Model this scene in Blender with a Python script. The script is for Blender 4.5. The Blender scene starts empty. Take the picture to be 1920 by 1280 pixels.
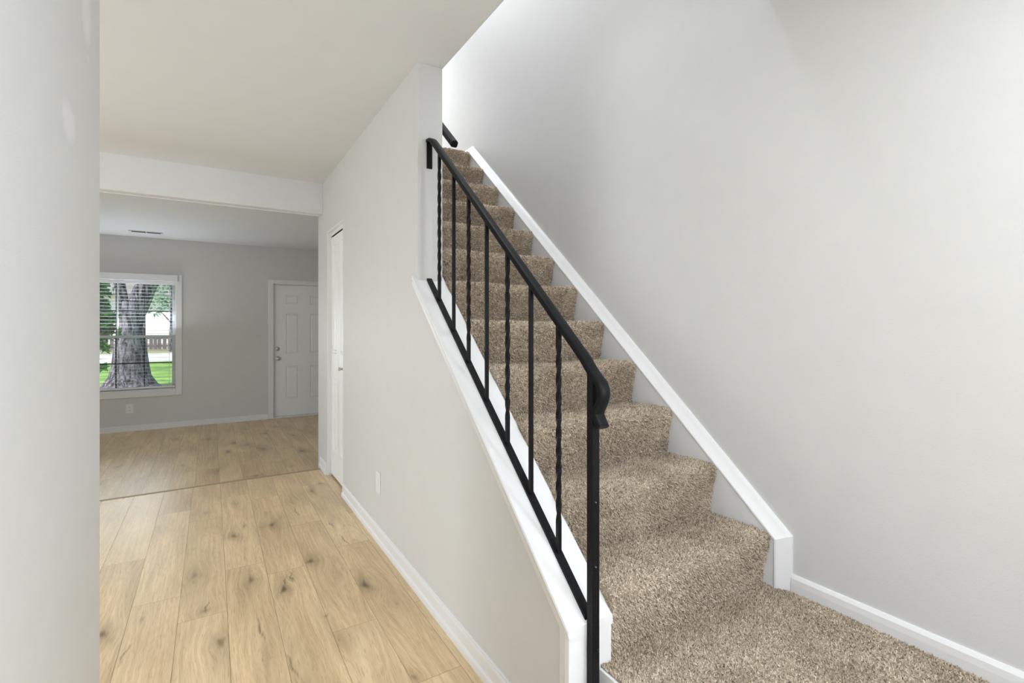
import bpy, bmesh, math, random
import numpy as np
from mathutils import Vector, Matrix, noise as mnoise

C = bpy.context.scene.collection
SC = bpy.context.scene
random.seed(7)
RNG = np.random.default_rng(11)

# ------------------------------------------------------------------ camera
cam_d = bpy.data.cameras.new('camera')
cam = bpy.data.objects.new('camera', cam_d)
C.objects.link(cam)
cam_d.sensor_width = 36.0
cam_d.lens = 916.0 / 1920.0 * 36.0
cam_d.shift_y = -28.0 / 1920.0
cam_d.clip_start = 0.02
cam.location = (0, 0, 1.29)
cam.rotation_euler = (math.pi / 2, 0, -math.radians(31.576))
SC.camera = cam

# ------------------------------------------------------------------ view
SC.view_settings.view_transform = 'Standard'
SC.view_settings.look = 'None'
SC.view_settings.gamma = 1.0
SC.view_settings.use_curve_mapping = False
SC.view_settings.exposure = 0.07

# ------------------------------------------------------------------ sky and sun
world = bpy.data.worlds.new('sky')
SC.world = world
world.use_nodes = True
wn = world.node_tree
for n in list(wn.nodes):
    wn.nodes.remove(n)
w_out = wn.nodes.new('ShaderNodeOutputWorld')
w_bg = wn.nodes.new('ShaderNodeBackground')
w_sky = wn.nodes.new('ShaderNodeTexSky')
w_sky.sky_type = 'NISHITA'
w_sky.sun_disc = False
w_sky.sun_elevation = math.radians(48)
w_sky.sun_rotation = math.radians(-70)
w_sky.air_density = 1.0
w_sky.dust_density = 2.0
w_bg.inputs['Strength'].default_value = 0.30
wn.links.new(w_sky.outputs[0], w_bg.inputs['Color'])
wn.links.new(w_bg.outputs[0], w_out.inputs['Surface'])

sun_d = bpy.data.lights.new('sun', 'SUN')
sun_d.energy = 5.2
sun_d.color = (1.0, 0.95, 0.86)
sun_d.angle = math.radians(0.6)
sun = bpy.data.objects.new('sun', sun_d)
C.objects.link(sun)
sun.rotation_euler = Vector((0.9, 0.65, -1.15)).to_track_quat('-Z', 'Y').to_euler()


def area(name, loc, direction, sx, sy, power, color=(1, 1, 1)):
    d = bpy.data.lights.new(name, 'AREA')
    d.shape = 'RECTANGLE'
    d.size, d.size_y = sx, sy
    d.energy = power
    d.color = color
    o = bpy.data.objects.new(name, d)
    C.objects.link(o)
    o.location = loc
    o.rotation_euler = Vector(direction).to_track_quat('-Z', 'Z').to_euler()
    return o


# daylight area lamps; those at back, entry, landing and dining are added fill
DAY = (0.90, 0.96, 1.0)
area('back_fill_light', (-0.05, -2.58, 1.25), (0, 1, -0.02), 0.60, 1.9, 7, DAY)  # added light from behind the camera, in an invented opening
area('entry_fill_light', (1.30, -2.58, 1.75), (0, 1, -0.02), 0.9, 1.2, 5, DAY)  # added frontal light for stairs and right wall, invented opening
area('landing_side_fill_light', (1.80, -1.30, 1.45), (-1, -0.12, 0), 0.9, 1.3, 96, DAY)  # added to brighten the left wall from an invented side opening
area('dining_fill_light', (-3.38, 2.95, 1.15), (1, -0.45, -0.02), 1.2, 1.95, 68, DAY)  # added to light the hall wall and floor, invented opening
area('daylight_living_window', (-.93, 8.10, 1.18), (0, -1, 1.0), 0.95, 1.4, 25, (0.84, 0.93, 1.0))
area('daylight_upstairs_window', (1.40, 5.90, 3.95), (0, -1, -0.12), 0.8, 1.2, 30, DAY)
# unseen ceiling lamps; landing and stairwell ones added as overhead fill
area('landing_top_fill_light', (1.12, -0.20, 2.50), (0, 0, -1), 0.34, 0.34, 11, (0.95, 0.975, 1.0))  # added so the treads and landing get light from above
area('hall_lamp_light', (0.40, -0.60, 2.50), (0, 0, -1), 0.34, 0.34, 11, (0.95, 0.975, 1.0))
area('stairwell_fill_light', (1.25, 2.0, 5.0), (0, 0, -1), 0.34, 0.34, 28, (0.95, 0.975, 1.0))  # added to even out the light on the middle steps
area('upstairs_lamp_light', (1.20, 4.70, 5.0), (0, 0, -1), 0.34, 0.34, 34, (0.95, 0.975, 1.0))

# ------------------------------------------------------------------ mesh helpers


class MB:
    """Collects shapes and links them as ONE mesh object."""

    def __init__(self):
        self.bm = bmesh.new()

    def box(self, x0, x1, y0, y1, z0, z1, bev=0.0, seg=2):
        b = bmesh.new()
        bmesh.ops.create_cube(b, size=1.0)
        for v in b.verts:
            v.co = Vector((x0 + (v.co.x + .5) * (x1 - x0), y0 + (v.co.y + .5) * (y1 - y0), z0 + (v.co.z + .5) * (z1 - z0)))
        if bev > 0:
            bmesh.ops.bevel(b, geom=list(b.edges), offset=bev, segments=seg, profile=0.5, affect='EDGES')
        self.merge(b)
        return self

    def prism(self, poly, axis, a0, a1, bev=0.0):
        """poly: 2-D points in the two other axes (in x,y,z order), extruded along axis from a0 to a1."""
        b = bmesh.new()

        def mk(p, a):
            if axis == 'x':
                return (a, p[0], p[1])
            if axis == 'y':
                return (p[0], a, p[1])
            return (p[0], p[1], a)
        v0 = [b.verts.new(mk(p, a0)) for p in poly]
        v1 = [b.verts.new(mk(p, a1)) for p in poly]
        n = len(poly)
        b.faces.new(v0)
        b.faces.new(v1[::-1])
        for i in range(n):
            j = (i + 1) % n
            b.faces.new((v0[j], v0[i], v1[i], v1[j]))
        bmesh.ops.recalc_face_normals(b, faces=list(b.faces))
        if bev > 0:
            bmesh.ops.bevel(b, geom=list(b.edges), offset=bev, segments=2, profile=0.5, affect='EDGES')
        self.merge(b)
        return self

    def loft(self, rings, closed=True, cap=True):
        """rings: lists of 3-D points, same length."""
        b = bmesh.new()
        vs = [[b.verts.new(p) for p in r] for r in rings]
        n = len(rings[0])
        for r0, r1 in zip(vs[:-1], vs[1:]):
            for i in range(n if closed else n - 1):
                j = (i + 1) % n
                b.faces.new((r0[i], r0[j], r1[j], r1[i]))
        if cap and closed:
            b.faces.new(vs[0][::-1])
            b.faces.new(vs[-1])
        bmesh.ops.recalc_face_normals(b, faces=list(b.faces))
        self.merge(b)
        return self

    def lathe(self, profile, origin, axis, seg=24):
        """profile: (radius, height) points turned about axis through origin."""
        ax = Vector(axis).normalized()
        u = ax.orthogonal().normalized()
        v = ax.cross(u)
        o = Vector(origin)
        rings = []
        for r, h in profile:
            r = max(r, 1e-5)
            rings.append([o + ax * h + (u * math.cos(2 * math.pi * k / seg) + v * math.sin(2 * math.pi * k / seg)) * r for k in range(seg)])
        return self.loft(rings)

    def tube(self, pts, radii, seg=8):
        pts = [Vector(p) for p in pts]
        if not hasattr(radii, '__len__'):
            radii = [radii] * len(pts)
        rings = []
        up = Vector((0.31, 0.2, 0.93))
        for i, p in enumerate(pts):
            t = (pts[min(i + 1, len(pts) - 1)] - pts[max(i - 1, 0)]).normalized()
            u = t.cross(up)
            if u.length < 1e-3:
                u = t.orthogonal()
            u.normalize()
            v = t.cross(u)
            rings.append([p + (u * math.cos(2 * math.pi * k / seg) + v * math.sin(2 * math.pi * k / seg)) * radii[i] for k in range(seg)])
        return self.loft(rings)

    def quadmesh(self, verts, faces):
        b = bmesh.new()
        vs = [b.verts.new(v) for v in verts]
        for f in faces:
            b.faces.new([vs[i] for i in f])
        self.merge(b)
        return self

    def merge(self, b):
        me = bpy.data.meshes.new('tmp')
        b.to_mesh(me)
        b.free()
        self.bm.from_mesh(me)
        bpy.data.meshes.remove(me)

    def build(self, name, mat, parent=None, smooth=0.0):
        me = bpy.data.meshes.new(name)
        self.bm.to_mesh(me)
        self.bm.free()
        me.materials.append(mat)
        o = bpy.data.objects.new(name, me)
        C.objects.link(o)
        if parent is not None:
            o.parent = parent
            o.matrix_parent_inverse = parent_inv(parent)
        if smooth > 0:
            shade(me, smooth)
        return o


def parent_inv(p):
    """mesh parts keep world coordinates; only the Empty at a thing's base carries a location."""
    return Matrix.Translation(-p.location) if p.type == 'EMPTY' else Matrix.Identity(4)


def shade(me, deg):
    me.polygons.foreach_set('use_smooth', [True] * len(me.polygons))
    b = bmesh.new()
    b.from_mesh(me)
    lim = math.radians(deg)
    for e in b.edges:
        if len(e.link_faces) == 2 and e.calc_face_angle(0) > lim:
            e.smooth = False
    b.to_mesh(me)
    b.free()


def np_mesh(name, verts, faces, mat, parent=None, smooth=False, attrs=None):
    """verts (N,3), faces (M,k) arrays; attrs: name -> (type, array) on points."""
    me = bpy.data.meshes.new(name)
    verts = np.asarray(verts, np.float32)
    faces = np.asarray(faces, np.int32)
    k = faces.shape[1]
    me.vertices.add(len(verts))
    me.vertices.foreach_set('co', verts.ravel())
    me.loops.add(faces.size)
    me.loops.foreach_set('vertex_index', faces.ravel())
    me.polygons.add(len(faces))
    me.polygons.foreach_set('loop_start', np.arange(0, faces.size, k, dtype=np.int32))
    me.polygons.foreach_set('use_smooth', np.full(len(faces), smooth, dtype=bool))
    me.update(calc_edges=True)
    for an, (ty, arr) in (attrs or {}).items():
        a = me.attributes.new(an, ty, 'POINT')
        if ty == 'FLOAT':
            a.data.foreach_set('value', np.asarray(arr, np.float32).ravel())
        else:
            a.data.foreach_set('vector', np.asarray(arr, np.float32).ravel())
    me.materials.append(mat)
    o = bpy.data.objects.new(name, me)
    C.objects.link(o)
    if parent is not None:
        o.parent = parent
        o.matrix_parent_inverse = parent_inv(parent)
    return o


def thing(name, label, cat, loc=(0, 0, 0), group=None):
    o = bpy.data.objects.new(name, None)
    C.objects.link(o)
    o.location = loc
    o.empty_display_size = 0.1
    o['label'] = label
    o['category'] = cat
    if group:
        o['group'] = group
    return o


def struct(o, label=None, cat=None):
    o['kind'] = 'structure'
    if label:
        o['label'] = label
    if cat:
        o['category'] = cat
    return o


# ------------------------------------------------------------------ materials
def new_mat(name):
    m = bpy.data.materials.new(name)
    m.use_nodes = True
    nt = m.node_tree
    b = nt.nodes['Principled BSDF']
    return m, nt, b


def N(nt, ty, **kw):
    n = nt.nodes.new(ty)
    for k, v in kw.items():
        setattr(n, k, v)
    return n


def plain(name, col, rough=0.5, metal=0.0, bump=0.0, scale=60.0, var=0.0, spec=0.5, detail=3.0):
    m, nt, b = new_mat(name)
    b.inputs['Base Color'].default_value = (*col, 1)
    b.inputs['Roughness'].default_value = rough
    b.inputs['Metallic'].default_value = metal
    b.inputs['Specular IOR Level'].default_value = spec
    tc = N(nt, 'ShaderNodeTexCoord')
    nz = N(nt, 'ShaderNodeTexNoise')
    nz.inputs['Scale'].default_value = scale
    nz.inputs['Detail'].default_value = detail
    nt.links.new(tc.outputs['Object'], nz.inputs['Vector'])
    if bump > 0:
        bp = N(nt, 'ShaderNodeBump')
        bp.inputs['Strength'].default_value = bump
        bp.inputs['Distance'].default_value = 0.002
        nt.links.new(nz.outputs['Fac'], bp.inputs['Height'])
        nt.links.new(bp.outputs['Normal'], b.inputs['Normal'])
    if var > 0:
        n2 = N(nt, 'ShaderNodeTexNoise')
        n2.inputs['Scale'].default_value = scale * 0.05
        n2.inputs['Detail'].default_value = 4
        nt.links.new(tc.outputs['Object'], n2.inputs['Vector'])
        rp = N(nt, 'ShaderNodeValToRGB')
        rp.color_ramp.elements[0].position = 0.3
        rp.color_ramp.elements[1].position = 0.7
        rp.color_ramp.elements[0].color = (*[c * (1 - var) for c in col], 1)
        rp.color_ramp.elements[1].color = (*[min(1, c * (1 + var)) for c in col], 1)
        nt.links.new(n2.outputs['Fac'], rp.inputs['Fac'])
        nt.links.new(rp.outputs['Color'], b.inputs['Base Color'])
    return m


WALL = plain('greige_wall_paint', (0.66, 0.658, 0.652), 0.55, bump=0.25, scale=220, var=0.012, spec=0.3)
CEIL = plain('ceiling_paint', (0.735, 0.75, 0.765), 0.8, bump=0.2, scale=160, var=0.01, spec=0.2)
TRIM = plain('white_trim_paint', (0.79, 0.79, 0.797), 0.38, bump=0.12, scale=90, var=0.01)
DOORW = plain('white_door_paint', (0.88, 0.885, 0.89), 0.42, bump=0.05, scale=120)
IRON = plain('black_painted_iron', (0.008, 0.008, 0.0092), 0.40, bump=0.35, scale=140, var=0.2, spec=0.12)
STEEL = plain('satin_nickel', (0.48, 0.46, 0.42), 0.28, metal=1.0)
PLAST = plain('white_plastic', (0.80, 0.80, 0.80), 0.35)
SLOT = plain('dark_slot', (0.03, 0.03, 0.03), 0.7)
VENTW = plain('vent_enamel', (0.72, 0.72, 0.71), 0.4)
BLIND = plain('white_blind_vinyl', (0.80, 0.81, 0.83), 0.45)
VINYL = plain('window_vinyl', (0.74, 0.76, 0.77), 0.4)
MUNTIN = plain('dark_glazing_bar', (0.05, 0.055, 0.07), 0.5)
SUBFLOOR = plain('floor_joint', (0.20, 0.15, 0.10), 0.8)


def touched_up_wall():
    """wall paint with two glossier touch-up brush marks (paint of its own shape, in wall coordinates)."""
    m = WALL.copy()
    m.name = 'greige_wall_paint_touched_up'
    nt = m.node_tree
    b = nt.nodes['Principled BSDF']
    tc = N(nt, 'ShaderNodeTexCoord')
    sp = N(nt, 'ShaderNodeSeparateXYZ')
    nt.links.new(tc.outputs['Object'], sp.inputs[0])
    nz = N(nt, 'ShaderNodeTexNoise')
    nz.inputs['Scale'].default_value = 30
    nt.links.new(tc.outputs['Object'], nz.inputs['Vector'])
    total = None
    for (y, z, a, c, lean) in ((1.80, 2.165, .062, .085, .0), (1.815, 2.052, .012, .010, 0), (1.60, 1.795, .070, .050, 0)):
        dy = N(nt, 'ShaderNodeMath', operation='SUBTRACT')
        nt.links.new(sp.outputs['Y'], dy.inputs[0])
        dy.inputs[1].default_value = y
        dz = N(nt, 'ShaderNodeMath', operation='SUBTRACT')
        nt.links.new(sp.outputs['Z'], dz.inputs[0])
        dz.inputs[1].default_value = z
        my = N(nt, 'ShaderNodeMath', operation='DIVIDE')
        nt.links.new(dy.outputs[0], my.inputs[0])
        my.inputs[1].default_value = a
        mz = N(nt, 'ShaderNodeMath', operation='DIVIDE')
        nt.links.new(dz.outputs[0], mz.inputs[0])
        mz.inputs[1].default_value = c
        py = N(nt, 'ShaderNodeMath', operation='MULTIPLY')
        nt.links.new(my.outputs[0], py.inputs[0])
        nt.links.new(my.outputs[0], py.inputs[1])
        pz = N(nt, 'ShaderNodeMath', operation='MULTIPLY_ADD')
        nt.links.new(mz.outputs[0], pz.inputs[0])
        nt.links.new(mz.outputs[0], pz.inputs[1])
        nt.links.new(py.outputs[0], pz.inputs[2])
        ad = N(nt, 'ShaderNodeMath', operation='ADD')
        nt.links.new(pz.outputs[0], ad.inputs[0])
        nt.links.new(nz.outputs['Fac'], ad.inputs[1])
        mr = N(nt, 'ShaderNodeMapRange')
        mr.inputs['From Min'].default_value = 0.7
        mr.inputs['From Max'].default_value = 1.75
        mr.inputs['To Min'].default_value = 1.0
        mr.inputs['To Max'].default_value = 0.0
        nt.links.new(ad.outputs[0], mr.inputs['Value'])
        if total is None:
            total = mr
        else:
            mx = N(nt, 'ShaderNodeMath', operation='MAXIMUM')
            nt.links.new(total.outputs[0], mx.inputs[0])
            nt.links.new(mr.outputs[0], mx.inputs[1])
            total = mx
    src = b.inputs['Base Color'].links[0].from_socket
    mc = N(nt, 'ShaderNodeMix', data_type='RGBA')
    sc_ = N(nt, 'ShaderNodeMath', operation='MULTIPLY')
    nt.links.new(total.outputs[0], sc_.inputs[0])
    sc_.inputs[1].default_value = 0.55
    nt.links.new(sc_.outputs[0], mc.inputs[0])
    nt.links.new(src, mc.inputs[6])
    mc.inputs[7].default_value = (0.80, 0.80, 0.81, 1)
    nt.links.new(mc.outputs[2], b.inputs['Base Color'])
    rr = N(nt, 'ShaderNodeMapRange')
    rr.inputs['To Min'].default_value = 0.55
    rr.inputs['To Max'].default_value = 0.40
    nt.links.new(total.outputs[0], rr.inputs['Value'])
    nt.links.new(rr.outputs[0], b.inputs['Roughness'])
    return m


def leaf_mat(name, c0, c1, scale):
    m, nt, b = new_mat(name)
    tc = N(nt, 'ShaderNodeTexCoord')
    nz = N(nt, 'ShaderNodeTexNoise')
    nz.inputs['Scale'].default_value = scale
    nz.inputs['Detail'].default_value = 5
    nt.links.new(tc.outputs['Object'], nz.inputs['Vector'])
    rp = N(nt, 'ShaderNodeValToRGB')
    rp.color_ramp.elements[0].position = 0.35
    rp.color_ramp.elements[1].position = 0.65
    rp.color_ramp.elements[0].color = (*c0, 1)
    rp.color_ramp.elements[1].color = (*c1, 1)
    nt.links.new(nz.outputs['Fac'], rp.inputs['Fac'])
    nt.links.new(rp.outputs['Color'], b.inputs['Base Color'])
    b.inputs['Roughness'].default_value = 0.5
    tr = N(nt, 'ShaderNodeBsdfTranslucent')
    nt.links.new(rp.outputs['Color'], tr.inputs['Color'])
    mx = N(nt, 'ShaderNodeMixShader')
    mx.inputs[0].default_value = 0.4
    out = nt.nodes['Material Output']
    nt.links.new(b.outputs[0], mx.inputs[1])
    nt.links.new(tr.outputs[0], mx.inputs[2])
    nt.links.new(mx.outputs[0], out.inputs['Surface'])
    return m


def plank_mat():
    """oak-look vinyl plank; point attributes: grain (warped plank coordinates), knot (0-1), tone (per plank)."""
    m, nt, b = new_mat('oak_vinyl_plank')
    L = nt.links
    ag = N(nt, 'ShaderNodeAttribute', attribute_name='grain')
    ak = N(nt, 'ShaderNodeAttribute', attribute_name='knot')
    at = N(nt, 'ShaderNodeAttribute', attribute_name='tone')
    # fine streaks along the plank
    mp = N(nt, 'ShaderNodeMapping')
    mp.inputs['Scale'].default_value = (70, 2.2, 1)
    L.new(ag.outputs['Vector'], mp.inputs['Vector'])
    n1 = N(nt, 'ShaderNodeTexNoise')
    n1.inputs['Scale'].default_value = 1.0
    n1.inputs['Detail'].default_value = 6
    n1.inputs['Roughness'].default_value = 0.62
    L.new(mp.outputs[0], n1.inputs['Vector'])
    # pores: short dark dashes
    mp3 = N(nt, 'ShaderNodeMapping')
    mp3.inputs['Scale'].default_value = (380, 16, 1)
    L.new(ag.outputs['Vector'], mp3.inputs['Vector'])
    n3 = N(nt, 'ShaderNodeTexNoise')
    n3.inputs['Scale'].default_value = 1.0
    n3.inputs['Detail'].default_value = 2
    L.new(mp3.outputs[0], n3.inputs['Vector'])
    # cathedral figure
    mp2 = N(nt, 'ShaderNodeMapping')
    mp2.inputs['Scale'].default_value = (9, 0.9, 1)
    L.new(ag.outputs['Vector'], mp2.inputs['Vector'])
    n2 = N(nt, 'ShaderNodeTexNoise')
    n2.inputs['Scale'].default_value = 1.0
    n2.inputs['Detail'].default_value = 3
    n2.inputs['Distortion'].default_value = 0.6
    L.new(mp2.outputs[0], n2.inputs['Vector'])
    rings = N(nt, 'ShaderNodeMath', operation='MULTIPLY')
    L.new(n2.outputs['Fac'], rings.inputs[0])
    rings.inputs[1].default_value = 95.0
    sn = N(nt, 'ShaderNodeMath', operation='SINE')
    L.new(rings.outputs[0], sn.inputs[0])
    # sum
    base = N(nt, 'ShaderNodeValToRGB')
    e = base.color_ramp.elements
    e[0].position, e[0].color = 0.20, (0.63, 0.455, 0.25, 1)
    e[1].position, e[1].color = 0.80, (0.93, 0.745, 0.485, 1)
    a1 = N(nt, 'ShaderNodeMath', operation='MULTIPLY_ADD')
    L.new(sn.outputs[0], a1.inputs[0])
    a1.inputs[1].default_value = 0.045
    L.new(n1.outputs['Fac'], a1.inputs[2])
    a2 = N(nt, 'ShaderNodeMath', operation='ADD')
    L.new(a1.outputs[0], a2.inputs[0])
    L.new(at.outputs['Fac'], a2.inputs[1])
    L.new(a2.outputs[0], base.inputs['Fac'])
    # broad warm / grey drift
    mp4 = N(nt, 'ShaderNodeMapping')
    mp4.inputs['Scale'].default_value = (5, 1.5, 1)
    L.new(ag.outputs['Vector'], mp4.inputs['Vector'])
    n4 = N(nt, 'ShaderNodeTexNoise')
    n4.inputs['Scale'].default_value = 1.0
    n4.inputs['Detail'].default_value = 2
    L.new(mp4.outputs[0], n4.inputs['Vector'])
    r4 = N(nt, 'ShaderNodeValToRGB')
    r4.color_ramp.elements[0].position, r4.color_ramp.elements[0].color = 0.35, (0.86, 0.84, 0.80, 1)
    r4.color_ramp.elements[1].position, r4.color_ramp.elements[1].color = 0.65, (1.06, 1.04, 1.02, 1)
    L.new(n4.outputs['Fac'], r4.inputs['Fac'])
    m4 = N(nt, 'ShaderNodeMix', data_type='RGBA', blend_type='MULTIPLY')
    m4.inputs[0].default_value = 1.0
    L.new(base.outputs[0], m4.inputs[6])
    L.new(r4.outputs[0], m4.inputs[7])
    # pores
    r3 = N(nt, 'ShaderNodeValToRGB')
    r3.color_ramp.elements[0].position, r3.color_ramp.elements[0].color = 0.28, (0.72, 0.68, 0.62, 1)
    r3.color_ramp.elements[1].position, r3.color_ramp.elements[1].color = 0.46, (1, 1, 1, 1)
    L.new(n3.outputs['Fac'], r3.inputs['Fac'])
    m3 = N(nt, 'ShaderNodeMix', data_type='RGBA', blend_type='MULTIPLY')
    m3.inputs[0].default_value = 0.8
    L.new(m4.outputs[2], m3.inputs[6])
    L.new(r3.outputs[0], m3.inputs[7])
    # knots
    kn = N(nt, 'ShaderNodeMath', operation='MULTIPLY')
    L.new(ak.outputs['Fac'], kn.inputs[0])
    kr = N(nt, 'ShaderNodeMapRange')
    kr.inputs['From Min'].default_value = 0.3
    kr.inputs['From Max'].default_value = 0.7
    kr.inputs['To Min'].default_value = 1.15
    kr.inputs['To Max'].default_value = 0.7
    L.new(n1.outputs['Fac'], kr.inputs['Value'])
    L.new(kr.outputs[0], kn.inputs[1])
    kc = N(nt, 'ShaderNodeClamp')
    L.new(kn.outputs[0], kc.inputs[0])
    mk = N(nt, 'ShaderNodeMix', data_type='RGBA')
    L.new(kc.outputs[0], mk.inputs[0])
    L.new(m3.outputs[2], mk.inputs[6])
    mk.inputs[7].default_value = (0.105, 0.062, 0.030, 1)
    L.new(mk.outputs[2], b.inputs['Base Color'])
    # surface
    rr = N(nt, 'ShaderNodeMapRange')
    rr.inputs['To Min'].default_value = 0.30
    rr.inputs['To Max'].default_value = 0.48
    L.new(n1.outputs['Fac'], rr.inputs['Value'])
    L.new(rr.outputs[0], b.inputs['Roughness'])
    b.inputs['Specular IOR Level'].default_value = 0.5
    bp = N(nt, 'ShaderNodeBump')
    bp.inputs['Strength'].default_value = 0.22
    bp.inputs['Distance'].default_value = 0.0012
    L.new(n1.outputs['Fac'], bp.inputs['Height'])
    L.new(bp.outputs['Normal'], b.inputs['Normal'])
    return m


def carpet_mat():
    m, nt, b = new_mat('beige_frieze_carpet')
    L = nt.links
    at = N(nt, 'ShaderNodeAttribute', attribute_name='yarn')
    rp = N(nt, 'ShaderNodeValToRGB')
    cr = rp.color_ramp
    cr.elements[0].position, cr.elements[0].color = 0.0, (0.14, 0.105, 0.068, 1)
    cr.elements[1].position, cr.elements[1].color = 1.0, (0.86, 0.78, 0.64, 1)
    k = cr.elements.new(0.35)
    k.color = (0.50, 0.415, 0.325, 1)
    k = cr.elements.new(0.7)
    k.color = (0.74, 0.64, 0.525, 1)
    L.new(at.outputs['Fac'], rp.inputs['Fac'])
    tc = N(nt, 'ShaderNodeTexCoord')
    nz = N(nt, 'ShaderNodeTexNoise')
    nz.inputs['Scale'].default_value = 7.0
    nz.inputs['Detail'].default_value = 4
    L.new(tc.outputs['Object'], nz.inputs['Vector'])
    r2 = N(nt, 'ShaderNodeValToRGB')
    r2.color_ramp.elements[0].position, r2.color_ramp.elements[0].color = 0.35, (0.84, 0.82, 0.79, 1)
    r2.color_ramp.elements[1].position, r2.color_ramp.elements[1].color = 0.62, (1.05, 1.05, 1.04, 1)
    L.new(nz.outputs['Fac'], r2.inputs['Fac'])
    mx = N(nt, 'ShaderNodeMix', data_type='RGBA', blend_type='MULTIPLY')
    mx.inputs[0].default_value = 1.0
    L.new(rp.outputs[0], mx.inputs[6])
    L.new(r2.outputs[0], mx.inputs[7])
    L.new(mx.outputs[2], b.inputs['Base Color'])
    b.inputs['Roughness'].default_value = 0.9
    b.inputs['Specular IOR Level'].default_value = 0.1
    b.inputs['Sheen Weight'].default_value = 0.15
    return m


def bark_mat():
    m, nt, b = new_mat('grey_bark')
    L = nt.links
    tc = N(nt, 'ShaderNodeTexCoord')
    mp = N(nt, 'ShaderNodeMapping')
    mp.inputs['Scale'].default_value = (9, 9, 1.6)
    L.new(tc.outputs['Object'], mp.inputs['Vector'])
    nz = N(nt, 'ShaderNodeTexNoise')
    nz.inputs['Scale'].default_value = 1.6
    nz.inputs['Detail'].default_value = 7
    nz.inputs['Roughness'].default_value = 0.7
    nz.inputs['Distortion'].default_value = 0.8
    L.new(mp.outputs[0], nz.inputs['Vector'])
    rp = N(nt, 'ShaderNodeValToRGB')
    rp.color_ramp.elements[0].position, rp.color_ramp.elements[0].color = 0.43, (0.012, 0.010, 0.016, 1)
    rp.color_ramp.elements[1].position, rp.color_ramp.elements[1].color = 0.60, (0.30, 0.26, 0.345, 1)
    L.new(nz.outputs['Fac'], rp.inputs['Fac'])
    L.new(rp.outputs[0], b.inputs['Base Color'])
    b.inputs['Roughness'].default_value = 0.95
    bp = N(nt, 'ShaderNodeBump')
    bp.inputs['Strength'].default_value = 0.9
    bp.inputs['Distance'].default_value = 0.05
    L.new(nz.outputs['Fac'], bp.inputs['Height'])
    L.new(bp.outputs['Normal'], b.inputs['Normal'])
    return m


def glass_mat():
    m, nt, b = new_mat('window_glass')
    L = nt.links
    out = nt.nodes['Material Output']
    nt.nodes.remove(b)
    tr = N(nt, 'ShaderNodeBsdfTransparent')
    tr.inputs['Color'].default_value = (0.93, 0.96, 0.95, 1)
    gl = N(nt, 'ShaderNodeBsdfGlossy')
    gl.inputs['Roughness'].default_value = 0.0
    fr = N(nt, 'ShaderNodeFresnel')
    fr.inputs['IOR'].default_value = 1.45
    mx = N(nt, 'ShaderNodeMixShader')
    L.new(fr.outputs[0], mx.inputs[0])
    L.new(tr.outputs[0], mx.inputs[1])
    L.new(gl.outputs[0], mx.inputs[2])
    L.new(mx.outputs[0], out.inputs['Surface'])
    return m


PLANK = plank_mat()
CARPET = carpet_mat()
BARK = bark_mat()
GLASS = glass_mat()
LEAF = leaf_mat('maple_leaf', (0.03, 0.13, 0.025), (0.12, 0.36, 0.06), 9)
CROWN = leaf_mat('crown_leaf', (0.05, 0.16, 0.04), (0.20, 0.42, 0.12), 3)
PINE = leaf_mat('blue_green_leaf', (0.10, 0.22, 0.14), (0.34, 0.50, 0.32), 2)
GRASS = leaf_mat('lawn_grass', (0.26, 0.52, 0.05), (0.50, 0.78, 0.14), 1.3)
DRYG = leaf_mat('dry_verge', (0.42, 0.40, 0.20), (0.60, 0.56, 0.34), 1.5)
ROAD = plain('pale_concrete_road', (0.62, 0.60, 0.60), 0.9, var=0.06, scale=20)
FENCEM = plain('weathered_fence_wood', (0.20, 0.165, 0.18), 0.9, bump=0.3, scale=30, var=0.25)
HOUSEM = plain('cream_siding', (0.94, 0.90, 0.83), 0.8, var=0.05, scale=10)
ROOFM = plain('grey_shingles', (0.25, 0.23, 0.22), 0.9, var=0.2, scale=40)
BRASS = plain('threshold_strip', (0.36, 0.29, 0.19), 0.5)

# ------------------------------------------------------------------ room dimensions
XW = 0.856          # hall face of the stair wall
XI = 0.985          # stair face of the stair wall
XR = 1.84           # right wall
YE = 1.067          # open end of the knee wall
YS = 2.27           # full-height stub begins
YC = 4.76           # wall corner at the living room
YF = 8.19           # far wall
ZC = 2.58           # hall ceiling
ZL = 0.31           # carpeted landing
ZF = -0.10          # living room floor
ZC2 = 2.49          # living room ceiling
Z2 = 2.71           # upper floor
RISE, RUN, Y0 = 0.2, 0.228, 1.094


def knee_z(y):
    return 0.452 + 0.885 * (y - YE)


# ------------------------------------------------------------------ walls and ceilings
mb = MB()
mb.prism([(YE + .01, 0), (YE + .01, knee_z(YE) - .012), (YS, knee_z(YS) - .012), (YS, ZC), (YC, ZC), (YC, -.1), (4.455, -.1),
          (4.455, 2.11), (3.86, 2.11), (3.86, -.0)], 'x', XW, XI)
wall_stair = struct(mb.build('wall_stair', WALL), 'greige wall beside the hall that steps down into the sloping knee wall under the black railing', 'wall')

mb = MB()
mb.box(XR, XR + .15, -.80, YF + .2, -.3, 5.2)
mb.box(XR, XR + .15, -2.6, -1.80, -.3, 5.2)
mb.box(XR, XR + .15, -1.80, -.80, -.3, .75)
mb.box(XR, XR + .15, -1.80, -.80, 2.15, 5.2)
struct(mb.build('wall_right', WALL), 'tall plain greige wall along the right side of the carpeted stairs', 'wall')

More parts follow.
